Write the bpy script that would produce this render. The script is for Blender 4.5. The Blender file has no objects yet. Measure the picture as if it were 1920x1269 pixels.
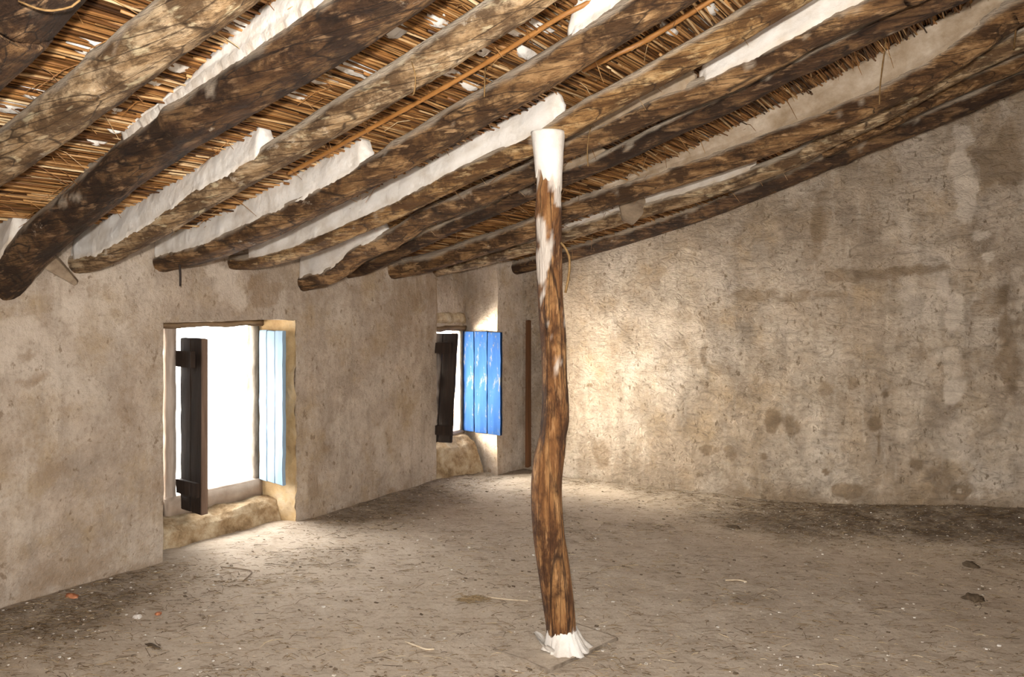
import bpy, bmesh, math, random
from mathutils import Vector, noise, Matrix
random.seed(7)

# ------------------------------------------------------------------ camera, light, exposure
scene = bpy.context.scene
COL = scene.collection
F = 1500.0; HZ = 575.0; EYE = 1.5
CAM = Vector((3.93, 0.0, EYE)); YAW = math.radians(33.69)
FWD = Vector((-math.sin(YAW), math.cos(YAW), 0)); RGT = Vector((math.cos(YAW), math.sin(YAW), 0))
cd = bpy.data.cameras.new('camera'); cam = bpy.data.objects.new('camera', cd); COL.objects.link(cam)
cam.location = CAM; cam.rotation_euler = (math.pi/2, 0, YAW)
cd.sensor_width = 36; cd.lens = F/1920*36; cd.shift_y = (HZ-634.5)/1920; cd.clip_start = .02
scene.camera = cam

SKY = 18.0
world = bpy.data.worlds.new('sky'); scene.world = world; world.use_nodes = True
bg = world.node_tree.nodes['Background']; bg.inputs[0].default_value = (1, .985, .965, 1); bg.inputs[1].default_value = SKY

def area(name, loc, rot, sx, sy, power=0, col=(1, 1, 1), portal=False):
    l = bpy.data.lights.new(name, 'AREA'); l.shape = 'RECTANGLE'; l.size = sx; l.size_y = sy
    l.energy = power; l.color = col
    if portal: l.cycles.is_portal = True
    o = bpy.data.objects.new(name, l); COL.objects.link(o); o.location = loc; o.rotation_euler = rot
    return o
H = math.pi/2
area('window_daylight_portal', (-.83, 3.39, .83), (0, -H, 0), 1.12, .75, 1, portal=True)
area('window_daylight_portal', (-.60, 5.49, .83), (0, -H, 0), 1.0, .76, 1, portal=True)
# added lamp outside the second window, boosts its glow on the back wall
wd = area('window_boost_lamp', (-.95, 5.28, .80), (0, -H, math.radians(25)), 1.0, 1.1, 165, (1, .92, .78)); wd.data.spread = 1.4
# added doorway in the unseen side wall, sized for its fill light
DY0, DY1, DZ = -2.3, -.3, 2.15
area('fill_doorway_portal', (6.45, (DY0+DY1)/2, DZ/2), (0, H, 0), DZ, DY1-DY0, 1, portal=True)
# the photographer's own flash, just above the lens: it draws the thin dark shadow along every rafter
fl = area('camera_flash', CAM - FWD*.02 + Vector((0, 0, .14)) - RGT*.03, (math.radians(97), 0, YAW), .07, .05, 170, (1, .965, .92))
vs = scene.view_settings
vs.view_transform = 'Standard'; vs.look = 'None'; vs.gamma = 1; vs.use_curve_mapping = False
vs.exposure = 0.1
scene.cycles.max_bounces = 6; scene.cycles.diffuse_bounces = 4

# ------------------------------------------------------------------ measuring helpers (photograph pixel -> ray in the room)
def ray(px, py): return FWD + RGT*((px-960)/F) + Vector((0, 0, (HZ-py)/F))
def on_floor(px, py, z=0.0):
    d = ray(px, py); return CAM + d*((z-EYE)/d.z)
def on_x(px, py, x):
    d = ray(px, py); return CAM + d*((x-CAM.x)/d.x)
def on_depth(px, py, dep): return CAM + ray(px, py)*dep
def PB(x):                                    # underside of the rafters (the roof sags)
    u = x+.35
    if u <= 4.3: return 1.754 + .0824*u + .0435*u*u
    return 1.754 + .0824*4.3 + .0435*4.3*4.3 + (.0824+.087*4.3)*.8*(u-4.3)
def RB(x):                                    # underside of the reed mat
    return PB(x) + (.13 if x < -.4 else .13+.02*(x+.4)/.7 if x < .3 else .15+.04*(x-.3)/.8 if x < 1.1 else .19+.02*min(1, (x-1.1)/1.2))
def on_roof(px, py, surf, dz=0.0):
    d = ray(px, py); t0, t1 = .8, 12.0
    f = lambda t: (CAM.z+d.z*t) - (surf(CAM.x+d.x*t)+dz)
    if f(t1) < 0: return None
    for _ in range(60):
        m = (t0+t1)/2
        if f(m) < 0: t0 = m
        else: t1 = m
    return CAM + d*t0
def lerp1(tab, x):
    if x <= tab[0][0]: return tab[0][1]
    for (a, b), (c, e) in zip(tab, tab[1:]):
        if x <= c: return b + (e-b)*(x-a)/(c-a)
    return tab[-1][1]
def sm(a, b, x):
    t = min(1, max(0, (x-a)/(b-a))); return t*t*(3-2*t)
N = noise.noise
def fbm(p, o=4, h=1.0): return noise.fractal(p, h, 2.0, o)

# ------------------------------------------------------------------ mesh helpers
def link(name, verts, faces, mat, parent=None, origin=None, smooth=True, attr=None):
    o0 = Vector(origin) if origin is not None else Vector((0, 0, 0))
    me = bpy.data.meshes.new(name)
    me.from_pydata([tuple(Vector(v)-o0) for v in verts], [], faces)
    if smooth: me.polygons.foreach_set('use_smooth', [True]*len(me.polygons))
    if attr:
        for k, vals in attr.items():
            if isinstance(vals[0], (tuple, list)):
                a = me.attributes.new(k, 'FLOAT_COLOR', 'POINT'); a.data.foreach_set('color', [c for v in vals for c in (*v, 1.0)])
            else:
                a = me.attributes.new(k, 'FLOAT', 'POINT'); a.data.foreach_set('value', vals)
    me.materials.append(mat); me.update()
    ob = bpy.data.objects.new(name, me); COL.objects.link(ob); ob.location = o0
    if parent is not None:
        ob.parent = parent; ob.matrix_parent_inverse = Matrix.Identity(4)
        ob.location = o0 - world_loc(parent)
    return ob
def world_loc(o):
    l = Vector(o.location)
    while o.parent is not None: o = o.parent; l = l + Vector(o.location)
    return l
def empty(name, loc):
    o = bpy.data.objects.new(name, None); COL.objects.link(o); o.location = loc; o.empty_display_size = .1; return o
def tag(o, label=None, cat=None, group=None, kind=None):
    for k, v in (('label', label), ('category', cat), ('group', group), ('kind', kind)):
        if v: o[k] = v
    return o
class MB:
    def __init__(s): s.v = []; s.f = []; s.a = []
    def add(s, v, f, a=None):
        b = len(s.v); s.v += v; s.f += [tuple(i+b for i in q) for q in f]; s.a += (a or [])
    def grid(s, fn, nu, nv, flip=False):
        v = [fn(i/nu, j/nv) for j in range(nv+1) for i in range(nu+1)]
        w = nu+1; f = []
        for j in range(nv):
            for i in range(nu):
                q = (j*w+i, j*w+i+1, (j+1)*w+i+1, (j+1)*w+i); f.append(q[::-1] if flip else q)
        s.add(v, f)
    def quad(s, a, b, c, d, res, disp=None):
        a, b, c, d = map(Vector, (a, b, c, d))
        nu = max(1, round(max((b-a).length, (c-d).length)/res)); nv = max(1, round(max((d-a).length, (c-b).length)/res))
        def fn(u, v):
            p = (a*(1-u)+b*u)*(1-v) + (d*(1-u)+c*u)*v
            return p + disp(p) if disp else p
        s.grid(fn, nu, nv)
    def box(s, c, hx, hy, hz, axes=None, jit=0.0):
        c = Vector(c); ax = axes or (Vector((1, 0, 0)), Vector((0, 1, 0)), Vector((0, 0, 1)))
        v = [c + ax[0]*(hx*i) + ax[1]*(hy*j) + ax[2]*(hz*k) + Vector((random.uniform(-jit, jit) for _ in range(3)))
             for k in (-1, 1) for j in (-1, 1) for i in (-1, 1)]
        s.add(v, [(0, 2, 3, 1), (4, 5, 7, 6), (0, 1, 5, 4), (2, 6, 7, 3), (0, 4, 6, 2), (1, 3, 7, 5)])
    def tube(s, pts, rad, n=8, cap=True):
        pts = [Vector(p) for p in pts]; m = len(pts); v = []; up0 = None
        for i, p in enumerate(pts):
            t = (pts[min(i+1, m-1)]-pts[max(i-1, 0)]).normalized()
            if up0 is None: up0 = Vector((0, 0, 1)) if abs(t.z) < .8 else Vector((0, 1, 0))
            sd = t.cross(up0).normalized(); up = sd.cross(t).normalized(); up0 = up
            r = rad[i] if isinstance(rad, (list, tuple)) else rad
            for k in range(n):
                a = 2*math.pi*k/n; v.append(p + sd*(r*math.cos(a)) + up*(r*math.sin(a)))
        f = [(i*n+k, i*n+(k+1) % n, (i+1)*n+(k+1) % n, (i+1)*n+k) for i in range(m-1) for k in range(n)]
        if cap: f += [tuple(range(n))[::-1], tuple(range((m-1)*n, m*n))]
        s.add(v, f)
    def make(s, name, mat, parent=None, origin=None, smooth=True, attr=None):
        return link(name, s.v, s.f, mat, parent, origin, smooth, attr)
def spline(pts, step):
    """Catmull-Rom through pts, resampled about every step metres."""
    P = [pts[0]*2-pts[1]] + pts + [pts[-1]*2-pts[-2]]; out = []
    for i in range(1, len(P)-2):
        a, b, c, d = P[i-1], P[i], P[i+1], P[i+2]; n = max(1, round((c-b).length/step))
        for k in range(n):
            t = k/n
            out.append(.5*(2*b + (c-a)*t + (2*a-5*b+4*c-d)*t*t + (3*b-a-3*c+d)*t*t*t))
    out.append(P[-2]); return out

# ------------------------------------------------------------------ materials
class NT:
    def __init__(s, name, rough=.85, spec=.25):
        s.m = bpy.data.materials.new(name); s.m.use_nodes = True; s.t = s.m.node_tree
        s.b = s.t.nodes['Principled BSDF']; s.b.inputs['Roughness'].default_value = rough
        s.b.inputs['Specular IOR Level'].default_value = spec
        s.co = s.n('ShaderNodeTexCoord').outputs['Object']
    def n(s, k, **kw):
        x = s.t.nodes.new(k)
        for a, b in kw.items(): setattr(x, a, b)
        return x
    def l(s, a, b): s.t.links.new(a, b)
    def put(s, sock, v):
        if hasattr(v, 'is_output'): s.l(v, sock)
        elif isinstance(v, (tuple, list)) and len(v) == 3 and sock.type == 'RGBA': sock.default_value = (*v, 1)
        else: sock.default_value = v
    def map(s, sc, loc=(0, 0, 0), rot=(0, 0, 0)):
        m = s.n('ShaderNodeMapping'); s.l(s.co, m.inputs[0]); m.inputs['Scale'].default_value = sc
        m.inputs['Location'].default_value = loc; m.inputs['Rotation'].default_value = rot; return m.outputs[0]
    def streak(s, ang, sc):
        m = s.map((1, 1, 1), rot=(0, 0, -ang)); k = s.n('ShaderNodeMapping'); s.l(m, k.inputs[0]); k.inputs['Scale'].default_value = sc; return k.outputs[0]
    def noise(s, scale, detail=6, rough=.6, vec=None, dist=0.0):
        x = s.n('ShaderNodeTexNoise'); s.l(vec or s.co, x.inputs['Vector']); x.inputs['Scale'].default_value = scale
        x.inputs['Detail'].default_value = detail; x.inputs['Roughness'].default_value = rough; x.inputs['Distortion'].default_value = dist
        return x.outputs['Fac']
    def voro(s, scale, vec=None, feature='DISTANCE_TO_EDGE'):
        x = s.n('ShaderNodeTexVoronoi', feature=feature); s.l(vec or s.co, x.inputs['Vector']); x.inputs['Scale'].default_value = scale
        return x.outputs['Distance']
    def ramp(s, fac, stops):
        x = s.n('ShaderNodeValToRGB'); s.l(fac, x.inputs[0]); e = x.color_ramp.elements
        while len(e) < len(stops): e.new(.5)
        for q, (p, c) in zip(e, stops):
            q.position = p; q.color = (c, c, c, 1) if isinstance(c, (int, float)) else (*c, 1)
        return x.outputs[0]
    def mix(s, fac, a, b, mode='MIX'):
        x = s.n('ShaderNodeMix', data_type='RGBA', blend_type=mode); s.put(x.inputs[0], fac); s.put(x.inputs[6], a); s.put(x.inputs[7], b)
        return x.outputs[2]
    def math(s, op, a, b=0.0):
        x = s.n('ShaderNodeMath', operation=op); s.put(x.inputs[0], a); s.put(x.inputs[1], b); x.use_clamp = False; return x.outputs[0]
    def attr(s, name, out='Fac'):
        x = s.n('ShaderNodeAttribute', attribute_name=name); return x.outputs[out]
    def bump(s, h, strength=.5, dist=.01, nrm=None):
        x = s.n('ShaderNodeBump'); x.inputs['Strength'].default_value = strength; x.inputs['Distance'].default_value = dist
        s.l(h, x.inputs['Height'])
        if nrm is not None: s.l(nrm, x.inputs['Normal'])
        return x.outputs[0]
    def done(s, col, nrm=None):
        s.put(s.b.inputs['Base Color'], col)
        if nrm is not None: s.l(nrm, s.b.inputs['Normal'])
        return s.m

def stucco(name, base, light, dark, ochre, crackle=.0, tone=True):
    q = NT(name, .92, .15)
    big = q.noise(1.3, 6, .62); mid = q.noise(5.5, 9, .68); fine = q.noise(38, 7, .72)
    vert = q.noise(1, 7, .65, q.map((11, 11, 1.6)))
    c = q.mix(q.ramp(mid, [(.34, 0), (.64, 1)]), tuple(x*.74 for x in base), tuple(x*1.08 for x in base))
    c = q.mix(q.ramp(big, [(.45, 0), (.62, .8)]), c, light)
    c = q.mix(q.ramp(q.noise(2.6, 8, .68, q.map((1, 1, 1), (7, 3, 1))), [(.50, 0), (.66, .8)]), c, ochre)
    c = q.mix(q.ramp(q.noise(3.4, 8, .7, q.map((1, 1, .8), (1, 13, 5))), [(.53, 0), (.68, .65)]), c, tuple((x*.55+y*.45) for x, y in zip(dark, base)))
    c = q.mix(q.ramp(vert, [(.52, 0), (.70, .5)]), c, tuple(x*.66 for x in base))
    c = q.mix(q.ramp(q.noise(1, 7, .65, q.map((16, 16, 2.2), (4, 4, 4))), [(.56, 0), (.72, .45)]), c, light)
    c = q.mix(q.ramp(fine, [(.50, 0), (.72, .55)]), c, dark)
    c = q.mix(q.ramp(q.noise(55, 6, .7, q.map((1, 1, 1), (9, 2, 2))), [(.56, 0), (.72, .4)]), c, light)
    spots = q.noise(21, 4, .55, q.map((1, 1, .7), (3, 9, 4)))
    c = q.mix(q.ramp(spots, [(.635, 0), (.68, .7)]), c, dark)
    if crackle:
        wv = q.n('ShaderNodeVectorMath', operation='ADD')
        nn = q.n('ShaderNodeTexNoise'); nn.inputs['Scale'].default_value = 7; nn.inputs['Detail'].default_value = 5; q.l(q.co, nn.inputs['Vector'])
        sc = q.n('ShaderNodeVectorMath', operation='SCALE'); q.l(nn.outputs['Color'], sc.inputs[0]); sc.inputs['Scale'].default_value = .5
        q.l(q.co, wv.inputs[0]); q.l(sc.outputs[0], wv.inputs[1])
        cr = q.voro(8, wv.outputs[0])
        msk = q.ramp(q.noise(3.1, 6, .65, q.map((1, 1, 1), (2, 2, 8))), [(.50, 0), (.64, 1)])
        ed = q.ramp(cr, [(0, crackle), (.02, crackle*.5), (.05, 0)])
        c = q.mix(q.math('MULTIPLY', ed, msk), c, dark)
        sq = q.noise(1, 6, .65, q.map((8, 8, 15)), 2.4)
        c = q.mix(q.ramp(sq, [(.55, 0), (.62, .55)]), c, tuple(x*.55 for x in base))
        c = q.mix(q.ramp(q.noise(1, 4, .6, q.map((40, 40, 16), (5, 1, 1)), .8), [(.64, 0), (.69, .75)]), c, tuple(x*.8 for x in dark))
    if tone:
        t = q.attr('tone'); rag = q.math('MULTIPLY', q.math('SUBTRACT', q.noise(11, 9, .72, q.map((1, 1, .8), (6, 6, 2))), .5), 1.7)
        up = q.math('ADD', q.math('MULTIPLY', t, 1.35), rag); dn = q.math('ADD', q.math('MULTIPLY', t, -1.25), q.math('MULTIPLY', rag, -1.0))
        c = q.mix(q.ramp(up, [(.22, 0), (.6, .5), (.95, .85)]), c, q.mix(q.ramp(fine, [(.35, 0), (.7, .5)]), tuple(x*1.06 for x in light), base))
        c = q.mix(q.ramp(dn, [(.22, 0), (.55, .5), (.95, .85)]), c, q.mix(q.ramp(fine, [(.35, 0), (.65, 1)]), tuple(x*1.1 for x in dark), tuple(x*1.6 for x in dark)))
    h = q.math('ADD', q.math('MULTIPLY', mid, 1.0), q.math('MULTIPLY', fine, .45))
    if crackle: h = q.math('ADD', h, q.math('MULTIPLY', q.noise(1, 6, .65, q.map((8, 8, 15)), 2.4), 1.1))
    return q.done(c, q.bump(h, 1.0, .03))
M = {}
M['wall'] = stucco('old_plaster', (.455, .36, .275), (.60, .51, .415), (.21, .145, .09), (.39, .28, .165))
M['gable'] = stucco('trowelled_plaster', (.445, .35, .26), (.63, .545, .45), (.165, .115, .07), (.42, .305, .19), crackle=.6)
def m_reveal():
    q = NT('ochre_reveal', .9, .15); n1 = q.noise(5, 7, .65); f = q.noise(40, 5, .7)
    c = q.ramp(n1, [(.3, (.30, .19, .09)), (.5, (.47, .33, .17)), (.7, (.58, .46, .31))])
    c = q.mix(q.ramp(f, [(.55, 0), (.75, .5)]), c, (.2, .12, .05))
    return q.done(c, q.bump(q.math('ADD', n1, q.math('MULTIPLY', f, .3)), .6, .02))
M['reveal'] = m_reveal()
def m_sill():
    q = NT('rough_masonry', .95, .1); n1 = q.noise(7, 8, .7); f = q.noise(30, 6, .7)
    c = q.ramp(n1, [(.32, (.14, .085, .04)), (.47, (.33, .23, .13)), (.6, (.48, .38, .25)), (.75, (.56, .48, .36))])
    c = q.mix(q.ramp(f, [(.55, 0), (.75, .6)]), c, (.13, .08, .04))
    return q.done(c, q.bump(q.math('ADD', n1, q.math('MULTIPLY', f, .4)), .8, .03))
M['sill'] = m_sill()
def m_floor():
    q = NT('earth_floor', .95, .12)
    big = q.noise(.9, 5, .6); mid = q.noise(6, 8, .65); fine = q.noise(45, 6, .75); st = q.noise(1, 7, .72, q.streak(.59, (7, 30, 7)))
    c = q.mix(q.ramp(mid, [(.3, 0), (.7, 1)]), (.47, .385, .295), (.63, .54, .435))
    c = q.mix(q.ramp(big, [(.4, 0), (.65, .6)]), c, (.56, .46, .35))
    c = q.mix(q.ramp(fine, [(.5, 0), (.7, .6)]), c, (.28, .20, .135))
    c = q.mix(q.ramp(st, [(.53, 0), (.64, .6)]), c, (.27, .20, .135))
    c = q.mix(q.ramp(q.noise(60, 2, .5), [(.70, 0), (.74, .9)]), c, (.62, .56, .48))
    d = q.math('MULTIPLY', q.attr('dirt'), q.ramp(q.noise(9, 7, .7), [(.25, .45), (.6, 1)]))  # mask holds real dirt and the painted wall shade
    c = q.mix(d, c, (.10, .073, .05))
    return q.done(c, q.bump(q.math('ADD', mid, q.math('MULTIPLY', fine, .6)), .7, .015))
M['floor'] = m_floor()
def m_log(name, dark, mid, light, white=.0, axis='x', whitecol=(.55, .455, .345)):
    q = NT(name, .72, .3)
    sc = {'x': (3.2, 17, 17), 'z': (17, 17, 2.6)}[axis]; s2 = {'x': (9, 60, 60), 'z': (60, 60, 7)}[axis]
    g = q.noise(1, 8, .65, q.map(sc), .6); f = q.noise(1, 6, .7, q.map(s2)); pt = q.noise(6.5, 8, .7, q.map((.8, 1, 1) if axis == 'x' else (1, 1, .6), (1.3, 8.1, 2.2)))
    c = q.ramp(g, [(.36, dark), (.49, mid), (.64, light)])
    c = q.mix(q.ramp(pt, [(.47, 0), (.57, .9)]), c, q.mix(q.ramp(f, [(.35, 0), (.65, 1)]), tuple(x*.55 for x in dark), dark))
    c = q.mix(q.ramp(f, [(.52, 0), (.62, .75)]), c, tuple(x*.6 for x in dark))
    k = q.noise(1, 4, .6, q.map({'x': (8, 30, 30), 'z': (30, 30, 8)}[axis], (3, 3, 9)), .2)
    c = q.mix(q.ramp(k, [(.58, 0), (.68, .6)]), c, tuple(min(.7, x*1.35+.03) for x in light))
    cr = q.voro(1, q.map({'x': (.7, 20, 20), 'z': (20, 20, .7)}[axis], (2, 5, 1)))
    c = q.mix(q.ramp(cr, [(0, .9), (.012, .7), (.03, 0)]), c, tuple(x*.35 for x in dark))
    if white:
        w = q.noise(6.5, 8, .7, q.map((.7, 1, 1) if axis == 'x' else (1, 1, .7), (5, 1, 3)))
        c = q.mix(q.ramp(w, [(.68-white*.2, 0), (.74-white*.2, .85)]), c, whitecol)
    a = q.attr('wash')
    c = q.mix(a, c, whitecol)
    h = q.math('ADD', g, q.math('MULTIPLY', f, .5))
    return q.done(c, q.bump(q.math('ADD', h, q.math('MULTIPLY', k, .6)), 1.0, .03))
M['log_dark'] = m_log('dark_log', (.030, .013, .005), (.085, .040, .015), (.20, .11, .045), .08)
M['log_brown'] = m_log('brown_log', (.06, .027, .009), (.18, .092, .034), (.38, .225, .10), .15)
M['log_pale'] = m_log('pale_log', (.12, .064, .027), (.33, .21, .105), (.56, .41, .25), .35)
M['log_gold'] = m_log('golden_log', (.11, .05, .015), (.33, .18, .066), (.52, .345, .165), .12)
M['post'] = m_log('post_wood', (.065, .024, .007), (.21, .09, .028), (.38, .20, .075), .0, 'z', (.62, .54, .46))
def m_plaster():
    q = NT('lime_plaster', .8, .3); n1 = q.noise(9, 6, .6); f = q.noise(30, 6, .65)
    c = q.ramp(n1, [(.3, (.56, .50, .43)), (.5, (.68, .64, .585)), (.75, (.74, .71, .67))])
    c = q.mix(q.attr('grime'), c, (.40, .30, .20))
    return q.done(c, q.bump(q.math('ADD', n1, q.math('MULTIPLY', f, .5)), .45, .02))
M['plaster'] = m_plaster()
def m_beige():
    q = NT('beige_plaster', .85, .2); n1 = q.noise(8, 7, .65)
    c = q.ramp(n1, [(.3, (.25, .18, .11)), (.5, (.38, .30, .215)), (.72, (.52, .435, .34))])
    c = q.mix(q.attr('grime'), c, (.2, .13, .07))
    return q.done(c, q.bump(n1, .5, .02))
M['beige'] = m_beige()
def m_reed(obj):
    q = NT('reed_single' if obj else 'reed_mat', .5, .35)
    r = q.n('ShaderNodeObjectInfo').outputs['Random'] if obj else q.attr('rnd')
    c = q.ramp(r, [(0, (.03, .012, .004)), (.2, (.15, .06, .016)), (.5, (.32, .145, .042)), (.8, (.47, .26, .10)), (1, (.66, .48, .27))])
    n1 = q.noise(1, 5, .65, q.map((60, 5, 60)))
    c = q.mix(q.ramp(n1, [(.45, 0), (.7, .75)]), c, (.055, .022, .007))
    return q.done(c, q.bump(n1, .4, .004))
M['reed'] = m_reed(True); M['reed_mass'] = m_reed(False)
def simple(name, a, b, scale=8, rough=.8, spec=.25, stretch=None, bump=.5, dist=.008):
    q = NT(name, rough, spec); n1 = q.noise(scale if not stretch else 1, 7, .65, q.map(stretch) if stretch else None)
    return q.done(q.ramp(n1, [(.3, a), (.7, b)]), q.bump(n1, bump, dist))
M['shutter_dark'] = simple('weathered_dark_wood', (.010, .006, .004), (.036, .021, .013), stretch=(30, 30, 3))
M['shutter_edge'] = simple('sawn_wood_edge', (.10, .06, .04), (.20, .13, .09), stretch=(30, 30, 3))
M['frame'] = simple('grey_window_timber', (.24, .17, .12), (.44, .35, .27), stretch=(25, 5, 5))
M['frame_z'] = simple('upright_window_timber', (.26, .19, .14), (.46, .38, .31), stretch=(25, 25, 3))
M['frame_white'] = simple('chipped_white_paint', (.40, .36, .32), (.72, .72, .70), stretch=(25, 25, 6))
M['frame_dull'] = simple('worn_jamb_paint', (.06, .045, .03), (.24, .21, .17), stretch=(25, 25, 6))
M['lintel'] = simple('dark_lintel_timber', (.09, .05, .025), (.27, .18, .10), stretch=(20, 3, 20))
def m_blue(name, c0, c1, chip, amt):
    q = NT(name, .95, .01); n1 = q.noise(1, 6, .6, q.map((14, 14, 2))); ch = q.noise(1, 8, .72, q.map((22, 22, 7)))
    c = q.ramp(n1, [(.3, c0), (.7, c1)])
    c = q.mix(q.ramp(ch, [(.62-amt, 0), (.66-amt, .8)]), c, chip)
    return q.done(c, q.bump(ch, .3, .004))
M['blue'] = m_blue('blue_paint', (.006, .019, .062), (.013, .034, .090), (.055, .055, .045), .055)
M['daylit_blue'] = m_blue('daylit_blue_paint', (.17, .25, .32), (.25, .32, .39), (.15, .11, .08), .0)  # same blue paint as the far shutter, paled to carry strong daylight
M['cane'] = simple('orange_cane', (.20, .08, .018), (.38, .175, .05), stretch=(4, 30, 30), rough=.45, spec=.4)
M['twine'] = simple('hemp_twine', (.13, .07, .022), (.28, .17, .07), 60)
M['iron'] = simple('rusty_iron', (.012, .009, .008), (.05, .033, .024), 30)
M['straw'] = None
def m_litter(name, stops, rough=.8):
    q = NT(name, rough, .25); return q.done(q.ramp(q.attr('rnd'), stops))
M['straw'] = m_litter('straw_bits', [(0, (.05, .03, .015)), (.45, (.14, .09, .045)), (.75, (.30, .21, .11)), (1, (.55, .44, .28))])
M['crumb'] = m_litter('plaster_crumbs', [(0, (.30, .24, .18)), (.5, (.58, .52, .44)), (1, (.80, .77, .72))])
M['soil'] = m_litter('soil_crumbs', [(0, (.10, .07, .045)), (.5, (.19, .14, .095)), (1, (.34, .26, .185))])
M['clod'] = simple('dark_clod', (.05, .035, .02), (.13, .09, .055), 40)
M['terracotta'] = simple('terracotta', (.36, .12, .05), (.52, .22, .11), 30)
M['slab'] = simple('worn_stone_slab', (.42, .33, .245), (.60, .50, .39), 9, bump=.6)
M['ground'] = simple('pale_courtyard', (.70, .66, .60), (.82, .80, .76), 2)
M['board'] = simple('grey_board', (.14, .095, .06), (.30, .225, .15), stretch=(4, 20, 20))
M['redboard'] = simple('red_brown_board', (.07, .03, .012), (.16, .07, .028), stretch=(25, 25, 2))

# ------------------------------------------------------------------ setting: walls
def disp(p):
    v = noise.noise_vector(p*1.3)*.014 + noise.noise_vector(p*5.0+Vector((3, 1, 2)))*.007 + noise.noise_vector(p*17.0)*.0022
    return v
def disp_rough(p): return disp(p) + noise.noise_vector(p*8+Vector((9, 4, 1)))*.018 + noise.noise_vector(p*24)*.006
def stain_field(stains, proj):
    L = []
    for (px, py, rx, ry, a) in stains:
        c = proj(px, py); e = proj(px+rx, py); g = proj(px, py+ry)
        L.append((c, (e-c).length, (g-c).length, a))
    def fn(p):
        t = 0.0
        for c, ru, rv, a in L:
            dz = (p.z-c.z)/rv; dh = math.hypot(p.x-c.x, p.y-c.y)/ru
            d = dz*dz+dh*dh
            if d > 4: continue
            k = 1.15-math.sqrt(d)+.55*fbm(p*7+Vector((a*5, 0, ru*30)), 4)
            t += a*sm(0, .45, k)
        return max(-1, min(1, t))
    return fn
XW = [(-3.5, -.30), (1.88, -.345), (2.73, -.32), (3.744, -.347), (5.315, -.389)]
xw = lambda y: lerp1(XW, y)
TOP = 2.05
wl = MB(); RES = .022
def wpanel(mb, y0, y1, z0, z1, res=RES, d=disp):
    ys = [y0] + [y for y, _ in XW if y0 < y < y1] + [y1]
    for a, b in zip(ys, ys[1:]):
        mb.quad((xw(a), a, z0), (xw(b), b, z0), (xw(b), b, z1), (xw(a), a, z1), res, d)
NY0, NY1, NZ = 2.73, 3.744, 1.412           # niche 1
FX = -.74                                    # window plane 1
wpanel(wl, .3, NY0, -.05, TOP); wpanel(wl, NY1, 5.315, -.05, TOP); wpanel(wl, NY0, NY1, NZ, TOP)
wl.quad((xw(-3.5)-.01, -3.5, -.05), (xw(.36)-.012, .36, -.05), (xw(.36)-.012, .36, TOP), (xw(-3.5)-.01, -3.5, TOP), .06, disp)
# above the second window (full-height recess), and the pier in the corner
RX = -.53; RY0, RY1 = 5.315, 5.85
O2 = (5.14, 5.845, .375, 1.285)
wl.quad((xw(RY0), RY0, -.05), (RX, O2[0]-.02, -.05), (RX, O2[0]-.02, TOP), (xw(RY0), RY0, TOP), RES, disp)
wl.quad((RX, O2[0]-.03, O2[3]+.02), (RX, RY1+.12, O2[3]+.02), (RX, RY1+.12, TOP), (RX, O2[0]-.03, TOP), RES, disp_rough)
wl.quad((RX, O2[0]-.03, -.05), (RX, RY1+.12, -.05), (RX, RY1+.12, O2[2]-.01), (RX, O2[0]-.03, O2[2]-.01), RES, disp)
pier = [(RX-.2, RY1+.10), (-.115, 5.825), (-.04, 6.30)]
for (x0, y0), (x1, y1) in zip(pier, pier[1:]):
    wl.quad((x0, y0, -.05), (x1, y1, -.05), (x1, y1, TOP), (x0, y0, TOP), RES, disp)
# niche 1 sides and head, and the wall around the opening
O1 = (2.98, 3.715, .285, 1.372)
nw = len(wl.v)
wl.quad((FX-.1, NY0, -.05), (xw(NY0), NY0, -.05), (xw(NY0), NY0, NZ), (FX-.1, NY0, NZ), RES, disp)
wl.quad((FX, NY0, -.05), (FX, O1[0], -.05), (FX, O1[0], NZ), (FX, NY0, NZ), RES, disp)
wl.quad((FX, O1[0], -.05), (FX, NY1, -.05), (FX, NY1, O1[2]-.13), (FX, O1[0], O1[2]-.13), RES, disp)
# outer face of the wall: keeps daylight to the openings
for (y0, y1, z0, z1) in ((-3.5, O1[0], -.1, TOP), (O1[1]+.01, O2[0]-.0, -.1, TOP), (O2[1]+.01, 6.9, -.1, TOP), (O1[0], O1[1]+.01, O1[3], TOP), (O1[0], O1[1]+.01, -.1, O1[2]-.05),
                         (O2[0], O2[1]+.01, O2[3], TOP), (O2[0], O2[1]+.01, -.1, O2[2]-.03)):
    wl.quad((-.80 if y0 < 4.5 else -.58, y0, z0), (-.80 if y0 < 4.5 else -.58, y1, z0), (-.80 if y0 < 4.5 else -.58, y1, z1), (-.80 if y0 < 4.5 else -.58, y0, z1), .5)
wl.quad((-.80, 4.5, -.1), (-.58, 4.5, -.1), (-.58, 4.5, TOP), (-.80, 4.5, TOP), .5)
for (fx, ox, o) in ((FX, -.81, O1), (RX, -.59, O2)):
    for yy in (o[0], o[1]+.01): wl.quad((fx+.02, yy, o[2]-.15), (ox, yy, o[2]-.15), (ox, yy, o[3]+.06), (fx+.02, yy, o[3]+.06), .2)
    for zz in (o[2]-.02, o[3]+.03): wl.quad((fx+.02, o[0], zz), (ox, o[0], zz), (ox, o[1]+.01, zz), (fx+.02, o[1]+.01, zz), .2)
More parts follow.
